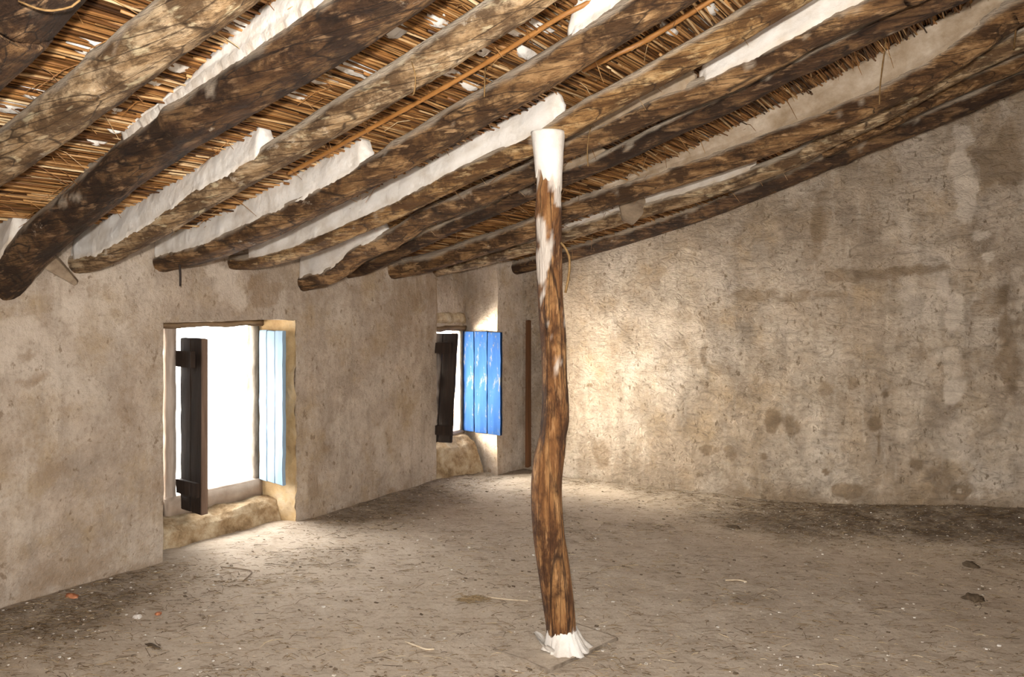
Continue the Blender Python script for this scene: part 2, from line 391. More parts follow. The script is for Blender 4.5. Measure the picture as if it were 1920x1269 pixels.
ST_L = [(20, 640, 70, 60, .5), (130, 560, 25, 50, .6), (60, 690, 32, 40, -.55), (50, 655, 25, 22, -.4), (170, 540, 40, 25, -.35), (165, 610, 5, 110, -.4),
        (186, 580, 8, 130, .45), (90, 830, 40, 90, -.2), (105, 900, 40, 60, -.25), (130, 1060, 90, 35, -.4), (230, 760, 22, 80, -.3), (285, 900, 14, 80, -.3),
        (430, 535, 40, 40, .75), (395, 505, 20, 18, .6), (495, 550, 34, 30, -.5), (455, 525, 16, 22, -.5), (620, 560, 50, 40, -.25), (665, 800, 40, 60, .35),
        (620, 690, 40, 60, .2), (715, 820, 14, 40, .4), (585, 900, 14, 30, -.4), (617, 840, 12, 12, -.5), (740, 925, 10, 10, -.4), (760, 600, 30, 60, -.2), (700, 640, 14, 14, -.4),
        (750, 560, 60, 50, -.3), (818, 570, 18, 70, -.5), (250, 545, 60, 40, .3), (60, 970, 50, 60, .3)]
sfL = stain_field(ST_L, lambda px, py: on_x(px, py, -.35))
def toneL(p):
    t = sfL(p) if p.x > -.45 else 0.0
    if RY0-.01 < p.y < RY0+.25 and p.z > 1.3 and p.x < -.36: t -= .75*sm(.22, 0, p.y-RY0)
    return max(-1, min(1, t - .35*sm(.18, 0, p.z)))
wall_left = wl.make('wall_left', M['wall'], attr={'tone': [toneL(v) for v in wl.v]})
tag(wall_left, kind='structure')
rv = MB()
rv.quad((xw(NY1), NY1, -.03), (FX-.1, NY1-.012, -.03), (FX-.1, NY1-.012, NZ), (xw(NY1), NY1, NZ), .015, disp_rough)
rv.make('ochre_reveal', M['reveal'], wall_left)
rv = MB(); rv.quad((FX-.1, NY0, NZ), (xw(NY0), NY0, NZ), (xw(NY1), NY1, NZ), (FX-.1, NY1, NZ), .02, disp)
rv.make('niche_head', M['wall'], wall_left, attr={'tone': [-.2]*len(rv.v)})

def rounded_block(name, prof, y0, y1, xs0, xs1, res, parent, mat):
    """prof: list of (forward 0..1, z) from the wall round to the floor; front line runs xs0 -> xs1."""
    mb = MB(); n = len(prof)
    def fn(u, v):
        k = v*(n-1); i = min(n-2, int(k)); w = k-i
        fr = prof[i][0]*(1-w)+prof[i+1][0]*w; z = prof[i][1]*(1-w)+prof[i+1][1]*w
        xb = xs0[0]*(1-u)+xs1[0]*u; xf = xs0[1]*(1-u)+xs1[1]*u
        p = Vector((xb+(xf-xb)*fr, y0*(1-u)+y1*u, z)); return p + disp_rough(p)
    mb.grid(fn, round((y1-y0)/res), 44, True)
    return mb.make(name, mat, parent)
rounded_block('sill_block', [(0, .18), (.45, .175), (.8, .16), (.97, .12), (1.0, .04), (1.05, -.05)], NY0, NY1-.005, (-.72, -.52), (-.72, -.50), .015, wall_left, M['sill'])
rounded_block('sill_block', [(0, .365), (.35, .35), (.7, .27), (.9, .15), (1.0, .05), (1.0, -.05)], RY0+.005, RY1-.035, (-.53, -.40), (-.53, -.265), .012, wall_left, M['sill'])
# broken plaster ledge over the second window
mb = MB()
def ledge(u, v):
    y = RY0+.01+u*.56; a = v*math.pi
    p = Vector((RX-.01+.035*math.sin(a)*(1+.6*N(Vector((y*9, 0, 0)))), y, 1.405-.05*math.cos(a)+.025*N(Vector((y*6, 3, 0))))); return p + disp_rough(p)*.6
mb.grid(ledge, 50, 10); mb.make('broken_ledge', M['sill'], wall_left)

YB = [(-.9, 6.19), (0, 6.17), (.44, 6.09), (1.02, 6.13), (1.63, 6.17), (2.1, 6.22), (3.8, 6.36), (6.6, 6.6)]
yb = lambda x: lerp1(YB, x)
mb = MB()
def gable(x0, x1, res):
    def fn(u, v):
        x = x0+(x1-x0)*u; z = -.05 + (RB(x)+.12)*v; p = Vector((x, yb(x), z)); return p + disp(p)*1.25
    mb.grid(fn, round((x1-x0)/res), round(2.6/res))
gable(-.9, 6.5, .018)
ST_B = [(1803, 290, 24, 50, .95), (1812, 350, 26, 60, .8), (1768, 530, 14, 28, .95), (1788, 590, 15, 45, .9), (1785, 690, 22, 60, .6), (1840, 440, 22, 12, .9), (1852, 480, 14, 10, .9),
        (1700, 570, 22, 50, .4), (1310, 500, 60, 50, .3), (1905, 540, 18, 60, .5), (1905, 800, 30, 50, .5), (1870, 890, 40, 30, .4), (1780, 740, 16, 22, .6),
        (1450, 785, 15, 26, -.75), (1482, 805, 18, 20, -.7), (1548, 886, 9, 7, -.95), (1797, 922, 16, 13, -1), (1797, 922, 6, 5, 1.1), (1640, 795, 14, 18, -.75), (1648, 840, 7, 32, -.8),
        (1590, 920, 40, 14, -.65), (1130, 850, 20, 26, -.55), (1104, 722, 9, 6, -1), (1330, 842, 20, 10, -.6), (1370, 850, 12, 14, -.5), (1432, 855, 8, 8, -.7), (1172, 860, 7, 14, -.5),
        (1540, 400, 22, 50, -.4), (1530, 450, 14, 50, -.45), (1470, 553, 110, 14, -.45), (1620, 515, 90, 14, -.5), (1720, 505, 60, 12, -.5), (1350, 440, 60, 30, -.2), (1870, 300, 50, 70, -.45),
        (1890, 620, 22, 110, -.5), (1850, 560, 30, 70, -.35), (1735, 640, 25, 40, -.2), (1810, 900, 100, 30, -.3), (1550, 730, 20, 14, -.5), (1600, 720, 12, 14, -.6), (1660, 740, 8, 8, -.8),
        (1715, 870, 14, 10, -.6), (1350, 690, 26, 14, -.4), (1320, 650, 6, 40, -.5), (1230, 600, 90, 40, .3), (1180, 850, 60, 30, .25), (1450, 400, 60, 26, -.25), (1650, 420, 50, 30, -.2), (1270, 640, 70, 40, .2)]
def on_gable(px, py):
    d = ray(px, py); t = 6.2/d.y
    for _ in range(6): t = yb(CAM.x+d.x*t)/d.y
    return CAM + d*t
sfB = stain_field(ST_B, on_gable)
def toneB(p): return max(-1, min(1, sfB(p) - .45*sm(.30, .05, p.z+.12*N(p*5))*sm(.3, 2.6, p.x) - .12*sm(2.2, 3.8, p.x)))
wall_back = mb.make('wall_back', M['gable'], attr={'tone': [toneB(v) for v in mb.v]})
tag(wall_back, kind='structure')
# the rest of the room, behind and beside the photographer: front wall, and side wall with the added fill doorway
mb = MB()
for (y0, y1, z0, z1) in ((-3.1, DY0, -.05, 4.4), (DY1, 6.7, -.05, 4.4), (DY0, DY1, DZ, 4.4)):
    mb.quad((6.4, y0, z0), (6.4, y1, z0), (6.4, y1, z1), (6.4, y0, z1), .3, disp)
tag(mb.make('wall_right', M['wall'], attr={'tone': [0.0]*len(mb.v)}), kind='structure')
mb = MB(); mb.quad((-.9, -2.9, -.05), (6.5, -2.9, -.05), (6.5, -2.9, 4.4), (-.9, -2.9, 4.4), .3, disp)
tag(mb.make('wall_front', M['wall'], attr={'tone': [0.0]*len(mb.v)}), kind='structure')
mb = MB(); mb.quad((-30, -30, -.12), (30, -30, -.12), (30, 40, -.12), (-30, 40, -.12), 10)
tag(mb.make('ground_outside', M['ground']), kind='structure')

# ------------------------------------------------------------------ floor
def dirt(p):  # floor dirt, plus shade painted along the wall between the windows
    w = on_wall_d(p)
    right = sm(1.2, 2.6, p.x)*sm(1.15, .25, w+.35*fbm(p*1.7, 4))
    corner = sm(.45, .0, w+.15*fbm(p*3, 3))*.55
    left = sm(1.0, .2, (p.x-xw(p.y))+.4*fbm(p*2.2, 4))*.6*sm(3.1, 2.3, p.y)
    wall_shade = sm(.75, .1, (p.x-xw(p.y))+.25*fbm(p*2.2, 4))*.6*sm(3.6, 4.1, p.y)  # shadow along the window wall, painted into the floor colour
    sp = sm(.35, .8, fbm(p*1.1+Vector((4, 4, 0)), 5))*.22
    return max(0, min(1, max(right, corner, left, wall_shade, sp)))
def on_wall_d(p): return yb(p.x)-p.y
def floor_z(x, y):
    p = Vector((x, y, 0)); w = yb(x)-y
    z = .010*N(p*1.5) + .006*N(p*5) + .003*N(p*16)
    z += (.13*sm(2.0, 4.0, x)+.015)*sm(.75, .0, w)*(1+.3*N(p*3))
    z += .02*sm(.3, 0, x-xw(y))*(1+.6*N(p*4))
    return z
mb = MB()
def fpatch(x0, x1, y0, y1, res):
    mb.grid(lambda u, v: Vector((x0+(x1-x0)*u, y0+(y1-y0)*v, floor_z(x0+(x1-x0)*u, y0+(y1-y0)*v))), round((x1-x0)/res), round((y1-y0)/res))
fpatch(-.9, 5.2, 1.0, 6.7, .02); fpatch(5.2, 6.5, 1.0, 6.7, .05); fpatch(-.9, 6.5, -3.1, 1.0, .05)
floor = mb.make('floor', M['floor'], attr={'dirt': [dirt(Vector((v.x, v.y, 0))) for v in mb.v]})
tag(floor, kind='structure')

# ------------------------------------------------------------------ ceiling: reed mat with plaster above
ceiling = empty('ceiling', (0, 0, 0)); tag(ceiling, kind='structure')
mb = MB()
mb.grid(lambda u, v: (lambda x, y: Vector((x, y, RB(x)+.052+.012*N(Vector((x*5, y*5, 0)))+.008*N(Vector((x*16, y*9, 2))))))(-.9+u*7.4, -3.0+v*9.7), 370, 330, True)
lump = [min(1, max(0, .75-1.1*N(v*2.2)-.6*N(v*9))) for v in mb.v]
mb.make('plaster_bed', M['plaster'], ceiling, attr={'grime': lump})
def reed_mesh(r, L, bend, n=6, seg=4):
    b = MB(); b.tube([Vector((bend*math.sin(math.pi*i/seg), L*(i/seg-.5), bend*.6*math.sin(2.2*i/seg))) for i in range(seg+1)], [r*(1-.25*i/seg) for i in range(seg+1)], n)
    return b
reeds = []
for layer in range(3):
    x = -.45
    while x < 6.2:
        y = -2.9 + random.uniform(-.6, 0)
        while y < 6.35:
            L = random.uniform(.55, 1.7) if layer == 0 else random.uniform(.9, 2.2)
            if layer == 0 and random.random() < .34: y += L*.7; continue
            yc = min(y+L/2, 6.45-L/2)
            reeds.append((x+random.uniform(-.006, .006), yc, L, layer, random.gauss(0, .07 if layer == 0 else .025)))
            y += L*random.uniform(.9, 1.02)
        x += random.uniform(.008, .013) if layer == 0 else random.uniform(.008, .0115)
def rview(x, y):
    p = Vector((x, y, RB(x)))-CAM; d = p.dot(FWD)
    if d < .6: return None
    px = 960+F*p.dot(RGT)/d; py = HZ-F*p.z/d
    return d if -50 < px < 1970 and -40 < py < 600 else None
rank = sorted([(rview(q[0], q[1]) or 99, i) for i, q in enumerate(reeds) if q[3] == 0])
singles = set(i for d, i in rank[:290] if d < 50)
kinds = []
for k in range(10):
    b = reed_mesh(random.uniform(.004, .0066), 1.0, random.uniform(-.012, .012), 7, 5)
    me = bpy.data.meshes.new('reed'); me.from_pydata([tuple(v) for v in b.v], [], b.f)
    me.polygons.foreach_set('use_smooth', [True]*len(me.polygons)); me.materials.append(M['reed']); kinds.append(me)
mass = MB()
for i, (x, y, L, layer, ang) in enumerate(reeds):
    slope = math.atan((RB(x+.05)-RB(x-.05))/.1)
    z = RB(x) + (.008, .022, .034)[layer] + random.uniform(-.008, .006) if layer < 2 else RB(x)+.034+random.uniform(-.004, .006)
    pit = random.gauss(0, .012 if layer == 0 else .006)
    if i in singles:
        o = bpy.data.objects.new('reed', kinds[i % 10]); COL.objects.link(o); o.parent = ceiling
        o.location = (x, y, z); o.scale = (1, L, 1); o.rotation_euler = (pit, 0, ang)
    else:
        r = random.uniform(.004, .0068); n = 4 if layer else 5; sg = 2
        dx = Vector((-math.sin(ang), math.cos(ang), pit)); c = Vector((x, y, z)); bw = random.uniform(-.010, .010)
        pts = [c+dx*(L*(k/sg-.5))+Vector((bw*math.sin(math.pi*k/sg), 0, 0)) for k in range(sg+1)]
        b0 = len(mass.v); mass.tube(pts, [r, r*.9, r*.75], n, False)
        mass.a += [random.random()*(1 if layer == 0 else .75)]*(len(mass.v)-b0)
# loose ends and stalks hanging out of the mat
for _ in range(1500):
    x = random.uniform(-.3, 4.6); y = random.uniform(.6, 6.1); z = RB(x)
    if rview(x, y) is None: continue
    a = random.uniform(-.7, .7)+(math.pi if random.random() < .5 else 0); L = random.uniform(.05, .22)
    d = Vector((math.sin(a), math.cos(a), -random.uniform(.05, .7))).normalized()*L
    p = Vector((x, y, z+.005)); b0 = len(mass.v)
    mass.tube([p, p+d*.5+Vector((0, 0, .01)), p+d+Vector((0, 0, -.01))], [.0025, .002, .001], 3, False)
    mass.a += [random.uniform(.3, 1)]*(len(mass.v)-b0)
o = mass.make('reed_mat', M['reed_mass'], ceiling, attr={'rnd': mass.a}); o['kind'] = 'stuff'
# plaster squeezed through the gaps between the reeds
for k, (px, py, w, h) in enumerate([(165, 100, .05, .03), (285, 158, .035, .03), (215, 207, .03, .03), (105, 327, .06, .05), (12, 205, .08, .05), (455, 65, .10, .08), (640, 125, .16, .035), (660, 135, .12, .03), (60, 180, .06, .03),
        (545, 180, .09, .03), (830, 135, .10, .03), (735, 65, .05, .05), (820, 45, .05, .04), (960, 60, .07, .03), (985, 105, .08, .03), (1010, 55, .08, .03), (880, 165, .06, .03), (700, 150, .12, .02), (590, 150, .10, .03), (75, 315, .05, .03), (215, 245, .04, .02),
        (770, 150, .07, .02), (905, 100, .04, .03), (1255, 60, .08, .02), (1330, 20, .08, .02), (45, 385, .05, .03), (180, 268, .04, .02), (960, 230, .06, .02), (640, 310, .05, .02), (270, 90, .06, .02), (190, 85, .06, .02), (330, 130, .05, .02)]):
    p = on_roof(px, py, RB, .006)
    if p is None: continue
    b = MB()
    def lumpf(u, v, p=p, w=w, h=h, k=k):
        a = u*2*math.pi; rr = v*(1+.45*N(Vector((math.cos(a)*1.3+k*7, math.sin(a)*1.3, 0)))+.25*N(Vector((math.cos(a)*4+k*7, math.sin(a)*4, 5))))
        return Vector((p.x+h*1.1*rr*math.cos(a), p.y+w*1.2*rr*math.sin(a), p.z+.02-.030*(1-min(1, v)**2)+.006*N(Vector((a*2, v*5, k)))))
    b.grid(lumpf, 20, 5, True); b.make('plaster_lump', M['plaster'], ceiling, attr={'grime': [.12]*len(b.v)})

# ------------------------------------------------------------------ rafters
LOGS = []
def log_points(picks, r, dz=0.0, low=True):
    """rafters run straight in plan from where they meet the window wall to where they leave the frame; picks are points on their lower edge"""
    d0 = ray(*picks[0]); a = CAM + d0*((-.33-CAM.x)/d0.x) if low else on_roof(*picks[0], PB, dz)
    b = on_roof(*picks[-1], PB, dz); m = (b.y-a.y)/(b.x-a.x); out = []
    for px, py in picks:
        d = ray(px, py); t = (a.y+m*(CAM.x-a.x))/(d.y-m*d.x); p = CAM + d*t
        e = math.atan2(d.z, math.hypot(d.y, 1e-6))
        q = p + Vector((0, -math.sin(e)*r, math.cos(e)*r)); q.z = min(q.z, RB(q.x)-r*.7); out.append(q)
    return out
def log_mesh(pts, r0, r1, seed, rough=1.0, n=38, washfn=None):
    L = sum((b-a).length for a, b in zip(pts, pts[1:])); s = 0.0; V = []; W = []; m = len(pts)
    knots = [(random.uniform(0, L), random.uniform(0, 6.28), random.uniform(.10, .24)) for _ in range(int(L*2.2))]
    for i, p in enumerate(pts):
        if i: s += (p-pts[i-1]).length
        t = (pts[min(i+1, m-1)]-pts[max(i-1, 0)]).normalized()
        ref = Vector((0, 0, 1)) if abs(t.z) < .8 else Vector((0, 1, 0))
        sd = t.cross(ref).normalized(); up = sd.cross(t)
        r = r0+(r1-r0)*s/L
        r *= 1+.07*rough*N(Vector((s*1.4, seed*9, 0)))+.035*N(Vector((s*5, seed*3, 1)))
        end = min(s, L-s); r *= .86+.14*sm(0, .05, end)
        for k in range(n):
            a = 2*math.pi*k/n; ca, sa = math.cos(a), math.sin(a)
            q = 1+.07*rough*N(Vector((s*1.2, ca*1.1+seed*5, sa*1.1)))+.05*rough*N(Vector((s*3.5, ca*3.2+seed, sa*3.2)))+.03*rough*N(Vector((s*9, ca*6, sa*6+seed)))+.016*rough*N(Vector((s*22, ca*14, sa*14+seed)))
            for ks, ka, kh in knots:
                if abs(ks-s) < .16:
                    da = (a-ka+math.pi) % (2*math.pi)-math.pi
                    q += kh*math.exp(-((ks-s)/.05)**2-(da/.42)**2)
            V.append(p+sd*(r*q*ca)+up*(r*q*sa)); W.append(washfn(s, ca, sa, V[-1]) if washfn else 0.0)
    Fc = [(i*n+k, i*n+(k+1) % n, (i+1)*n+(k+1) % n, (i+1)*n+k) for i in range(m-1) for k in range(n)]
    Fc += [tuple(range(n))[::-1], tuple(range((m-1)*n, m*n))]
    return V, Fc, W
def fillet(root, pts, r, pxr, seed, mat, phi=(-5, 22), grime=.15, bulge=.02, reach=.9):
    """plaster packed between log and reed mat on the side facing the room, over the stretch seen between two picture columns"""
    def col(p): v = p-CAM; return 960+F*v.dot(RGT)/v.dot(FWD)
    seq = [p for p in pts if pxr[0] <= col(p) <= pxr[1]]
    if len(seq) < 4: return
    fine = spline(seq, .012); L = len(fine); nv = 12; v = []; g = []; s = 0
    for i, p in enumerate(fine):
        if i: s += (p-fine[i-1]).length
        env = sm(0, .05, s+.03*N(Vector((seed, 2, s*20))))*sm(0, 4, L-1-i)
        base = math.radians(phi[0]+(phi[1]-phi[0])*(.5+.5*N(Vector((s*3.1, seed, 0))))+12*N(Vector((s*9, seed, 4)))+7*N(Vector((s*29, seed, 6)))+5*N(Vector((s*71, seed, 6))))
        bsm = math.radians(phi[0]+(phi[1]-phi[0])*(.5+.5*N(Vector((s*3.1, seed, 0)))))+.12
        zt = max(RB(p.x)+.015, p.z+r*.6)
        top = Vector((p.x, p.y-r*.72-.012*N(Vector((s*3, seed, 8))), zt))
        flat = p + Vector((0, -math.cos(bsm)*r*1.08, math.sin(bsm)*r*1.08))
        low = p + Vector((0, -math.cos(base)*r*(1.10), math.sin(base)*r*1.10))
        inn = p + Vector((0, -math.cos(base-.25)*r*.8, math.sin(base-.25)*r*.8))
        bk = Vector((p.x, p.y+r*.2, zt))
        for k in range(nv+1):
            w = k/nv
            if k == 0: q = inn
            elif k == nv: q = bk
            else:
                u = (k-1)/(nv-2); q = low if k == 1 else flat*(1-u)+top*u
                q = q + Vector((0, -1, -.3))*(bulge*.35*math.sin(math.pi*u)*(1+.7*N(Vector((s*6, u*2, seed))))) + noise.noise_vector(q*9)*.007+noise.noise_vector(q*40)*.0022
            q = p + (q-p)*(.55+.45*env) if env < 1 else q
            v.append(q); g.append(min(1, grime + .5*sm(.25, 0, w)*(.6+.8*N(Vector((s*18, seed, 1)))) + .35*max(0, N(Vector((s*5, w*4, seed))))))
    w1 = nv+1
    f = [(i*w1+k, (i+1)*w1+k, (i+1)*w1+k+1, i*w1+k+1) for i in range(L-1) for k in range(nv)]
    f += [tuple(range(w1)), tuple(range((L-1)*w1, L*w1))[::-1]]
    link('plaster_fillet', v, f, mat, root, attr={'grime': g})
SPEC = [
 # lower-edge picks, radius at wall, radius high, drop, material, plaster stretches, label
 dict(k=[(-420, 490), (0, 165), (70, 92), (155, 0)], r=(.085, .085), dz=-.02, m='log_dark', fl=[], lab='dark rafter log crossing the extreme top-left corner of the ceiling'),
 dict(k=[(-200, 490), (0, 344), (110, 270), (220, 194), (350, 98), (477, 0)], r=(.074, .068), dz=-.04, m='log_pale', fl=[], lab='pale weathered rafter log without plaster, second from the top-left corner'),
 dict(k=[(20, 545), (75, 487), (110, 457), (265, 335), (424, 234), (640, 110), (805, 0)], r=(.096, .056), dz=-.07, m='log_dark', fl=[('plaster', (255, 800), (25, 48), .06, .02), ('plaster', (-60, 62), (0, 60), .25, .02)], lab='thickest dark brown rafter log with white plaster along its upper half'),
 dict(k=[(150, 514), (194, 503), (300, 447), (397, 388), (500, 331), (640, 252), (765, 177), (941, 66), (1038, 0)], r=(.055, .066), dz=0, m='log_pale', fl=[('plaster', (148, 518), (-15, 25), .06, .02)], lab='pale grey rafter log with white plaster along only its wall end, beside an orange cane'),
 dict(k=[(304, 514), (397, 490), (500, 450), (610, 398), (747, 329), (884, 249), (1000, 185), (1097, 128), (1212, 57), (1304, 0)], r=(.06, .078), dz=0, m='log_brown', fl=[('plaster', (300, 702), (5, 35), .06, .02), ('plaster', (1068, 1290), (40, 60), .02, .02)], lab='dark brown rafter log plastered white at two separate stretches, in front of the post'),
 dict(k=[(440, 508), (500, 503), (588, 477), (747, 410), (862, 353), (994, 296), (1057, 262), (1176, 196), (1335, 110), (1441, 46), (1520, 0)], r=(.045, .064), dz=0, m='log_gold', fl=[('plaster', (470, 1062), (10, 40), .06, .02)], lab='golden brown rafter log resting on top of the wooden post'),
 dict(k=[(575, 543), (632, 525), (676, 492), (756, 454), (800, 424), (884, 393), (1003, 340), (1057, 302), (1154, 265), (1247, 222), (1366, 176), (1480, 119), (1532, 90), (1691, 18), (1735, 0)], r=(.062, .052), dz=-.09, m='log_brown', fl=[('plaster', (566, 735), (0, 35), .1, .015), ('beige', (1060, 1312), (20, 50), .3, .01), ('plaster', (1312, 1700), (15, 45), .06, .015)], lab='crooked rafter log just behind the post with white plaster at both ends'),
 dict(k=[(660, 520), (690, 512), (747, 484), (880, 424), (1003, 371), (1057, 350), (1168, 304), (1265, 256), (1366, 212), (1480, 154), (1532, 132), (1665, 66), (1797, 9), (1815, 0)], r=(.050, .046), dz=-.09, m='log_dark', fl=[('beige', (760, 1140), (20, 50), .35, .005)], lab='slim dark rafter log, second one behind the post'),
 dict(k=[(745, 521), (809, 508), (880, 486), (1003, 446), (1057, 418), (1168, 381), (1366, 318), (1480, 276), (1524, 262), (1647, 212), (1771, 146), (1886, 62), (1920, 42)], r=(.072, .072), dz=0, m='log_brown', fl=[('beige', (1130, 1900), (25, 45), .1, .012)], lab='brown rafter log with a broad beige plaster band along its high end'),
 dict(k=[(827, 516), (888, 503), (1003, 472), (1057, 454), (1168, 419), (1309, 379), (1480, 318), (1550, 280), (1647, 234), (1766, 168), (1920, 92)], r=(.055, .055), dz=.005, m='log_pale', fl=[('plaster', (850, 1420), (15, 55), .35, .006)], lab='thin whitewashed rafter log, second from the back wall'),
 dict(k=[(950, 524), (1057, 499), (1194, 456), (1309, 415), (1397, 382), (1480, 350), (1621, 291), (1797, 221), (1920, 165)], r=(.068, .066), dz=0, m='log_dark', fl=[], lab='dark rafter log lying along the top of the back wall'),
 dict(k=[(1540, 300), (1650, 252), (1771, 192), (1920, 130)], r=(.05, .06), dz=.03, m='log_brown', fl=[], nolow=True, lab='short dark log spliced above the back wall rafter at its high end'),
]
for si, S in enumerate(SPEC):
    r0, r1 = S['r']; pk = S['k']
    pts = log_points(pk, (r0+r1)/2, S['dz'], not S.get('nolow'))
    pts = [p for i, p in enumerate(pts)]
    # into the wall at the low end, on past the frame at the high end
    if not S.get('nolow'):
        t = (pts[1]-pts[0]).normalized(); pts.insert(0, pts[0]-t*.2)
    a = pts[-1]; t = (pts[-1]-pts[-3 if len(pts) > 3 else 0]).normalized(); yslope = max(-.08, min(.08, t.y/max(.2, t.x)))
    x = a.x; y = a.y
    while x < 5.9:
        x += .45; y += yslope*.45; yy = min(y, yb(x)-r1-.02)
        pts.append(Vector((x, yy, PB(x)+S['dz']+r1)))
    pts = [Vector((p.x, min(p.y, yb(p.x)-.055), p.z)) for p in pts]
    path = spline(pts, .022)
    root = empty('rafter_log', pts[1]); tag(root, S['lab'], 'beam', 'roof rafters')
    wash_z = S.get('wash', 0)
    def wf(s, ca, sa, p, S=S, si=si):
        dust = (.85 if S['m'] == 'log_pale' else .72)*sm(.08, .5, sa+.22*N(p*5)+.2*N(p*17))
        fleck = .5*sm(.30, .55, fbm(p*7+Vector((si, 0, 0)), 5)-.25+.3*sa)
        return min(.85, max(0, dust, fleck))
    V, Fc, W = log_mesh(path, r0, r1, si+1, 1.25, 38, wf)
    link('trunk', V, Fc, M[S['m']], root, attr={'wash': W})
    for mt, pxr, phi, gr, bl in S['fl']:
        fillet(root, path, (r0+r1)/2 if pxr[0] > 500 else r0, pxr, si*3.7+pxr[0]*.01, M[mt], phi, gr, bl)
    LOGS.append((root, path, r1))

# ------------------------------------------------------------------ post
PD = 3.5
OUT = [(258, 1003, 1054), (300, 1004, 1053), (340, 1006, 1052), (380, 1004, 1052), (401, 1002, 1053), (457, 1005, 1053), (542, 1007, 1055), (606, 1010, 1060), (648, 1014, 1062), (716, 1017, 1064), (745, 1017, 1066),
       (790, 1014, 1067), (821, 1010, 1061), (852, 1001, 1059), (915, 995, 1053), (991, 998, 1057), (1059, 1007, 1068), (1126, 1017, 1077), (1175, 1025, 1080), (1218, 1026, 1082)]
cen = [on_depth((l+r)/2, y, PD) for y, l, r in OUT]; rad = [(r-l)/2*PD/F for y, l, r in OUT]
base = Vector((cen[-1].x, cen[-1].y, 0))
cen.append(Vector((base.x, base.y, -.02))); rad.append(rad[-1])
post = empty('support_post', base); tag(post, 'crooked brown wooden post standing on the earth floor, whitewashed at top and foot', 'post')
zz = [c.z for c in cen]
path = spline(cen, .018)
tabr = sorted((c.z, r) for c, r in zip(cen, rad))
n = 36; V = []; W = []; m = len(path)
KN = [(2.0, -2.4, .10), (1.83, -1.2, .14), (1.72, 2.6, .10), (1.47, -1.9, .09), (1.02, -1.2, .12), (.93, -1.9, .14), (.90, -.6, .10), (1.16, -2.3, .08), (.55, -1.0, .06)]
for p in path:
    r = lerp1(tabr, p.z)
    for k in range(n):
        a = 2*math.pi*k/n; d = RGT*math.cos(a)+FWD*math.sin(a)
        q = 1+.05*N(Vector((math.cos(a)*1.3, math.sin(a)*1.3, p.z*2.2)))+.035*N(Vector((math.cos(a)*3.5, math.sin(a)*3.5, p.z*3.2)))+.02*N(Vector((math.cos(a)*9, math.sin(a)*9, p.z*6)))
        for kz, ka, kh in KN:
            da = (a-ka+math.pi) % (2*math.pi)-math.pi; q += kh*math.exp(-((p.z-kz)/.035)**2-(da/.45)**2)
        v = p+d*(r*q); V.append(v)
        w = sm(.10, .30, fbm(Vector((v.x*9, v.y*9, v.z*5)), 5)-.55+.75*sm(1.75, 2.1, v.z)+.38*sm(1.3, 1.75, v.z)+.75*sm(.24, .04, v.z))
        W.append(min(.95, w))
Fc = [(i*n+k, i*n+(k+1) % n, (i+1)*n+(k+1) % n, (i+1)*n+k) for i in range(m-1) for k in range(n)] + [tuple(range(n)), tuple(range((m-1)*n, m*n))[::-1]]
Fc = [f[::-1] for f in Fc]
link('shaft', V, Fc, M['post'], post, attr={'wash': W})
# plaster collar at the head
V = []; G = []; rows = 26
for j in range(rows+1):
    t = j/rows
    for k in range(n):
        a = 2*math.pi*k/n; d = RGT*math.cos(a)+FWD*math.sin(a)
        zb = 1.5+(HZ-345)/F*PD + .055*N(Vector((math.cos(a)*2, math.sin(a)*2, 7)))+.05*N(Vector((math.cos(a)*5, math.sin(a)*5, 3))) + .03*math.cos(a)*-1
        z = zb+(2.262-zb)*t; c = None
        y = HZ-(z-1.5)*F/PD
        l = lerp1([(240, 994), (262, 998), (290, 1002), (330, 1006), (360, 1007)], y); rr = lerp1([(240, 1060), (262, 1057), (300, 1055), (330, 1053.5), (360, 1052.5)], y)
        c = on_depth((l+rr)/2, y, PD); r = (rr-l)/2*PD/F + .003
        r *= 1+.05*N(Vector((math.cos(a)*2, math.sin(a)*2, z*6)))+.03*N(Vector((math.cos(a)*5, math.sin(a)*5, z*14)))
        if j == 0: r -= .02
        V.append(c+d*r); G.append(.04+.25*sm(.2, 0, t))
Fc = [(j*n+k, j*n+(k+1) % n, (j+1)*n+(k+1) % n, (j+1)*n+k) for j in range(rows) for k in range(n)] + [tuple(range(rows*n, rows*n+n))]
link('plaster_cap', V, Fc, M['plaster'], post, attr={'grime': G})
# splashed plaster foot
V = []; G = []; n2 = 72; rows = 14
for j in range(rows+1):
    t = j/rows
    for k in range(n2):
        a = 2*math.pi*k/n2; d = RGT*math.cos(a)+FWD*math.sin(a)
        spike = .5+.5*N(Vector((math.cos(a)*4.2, math.sin(a)*4.2, 2)))+.45*abs(N(Vector((math.cos(a)*9, math.sin(a)*9, 2))))
        top = .055+.045*spike
        rin = .066; rout = .108+.022*N(Vector((math.cos(a)*3, math.sin(a)*3, 4)))+.018*N(Vector((math.cos(a)*8, math.sin(a)*8, 1)))+.025*math.cos(a-.3)
        r = rin+(rout-rin)*t**1.3; z = top*(1-t)**1.25-.004*t + .006*math.sin(3.1*t)*N(Vector((math.cos(a)*11, math.sin(a)*11, t*3)))
        V.append(base+d*r+Vector((0, 0, z+.012))); G.append(.03+.2*t*t)
Fc = [(j*n2+k, (j+1)*n2+k, (j+1)*n2+(k+1) % n2, j*n2+(k+1) % n2) for j in range(rows) for k in range(n2)]
link('plaster_foot', V, Fc, M['plaster'], post, attr={'grime': G})
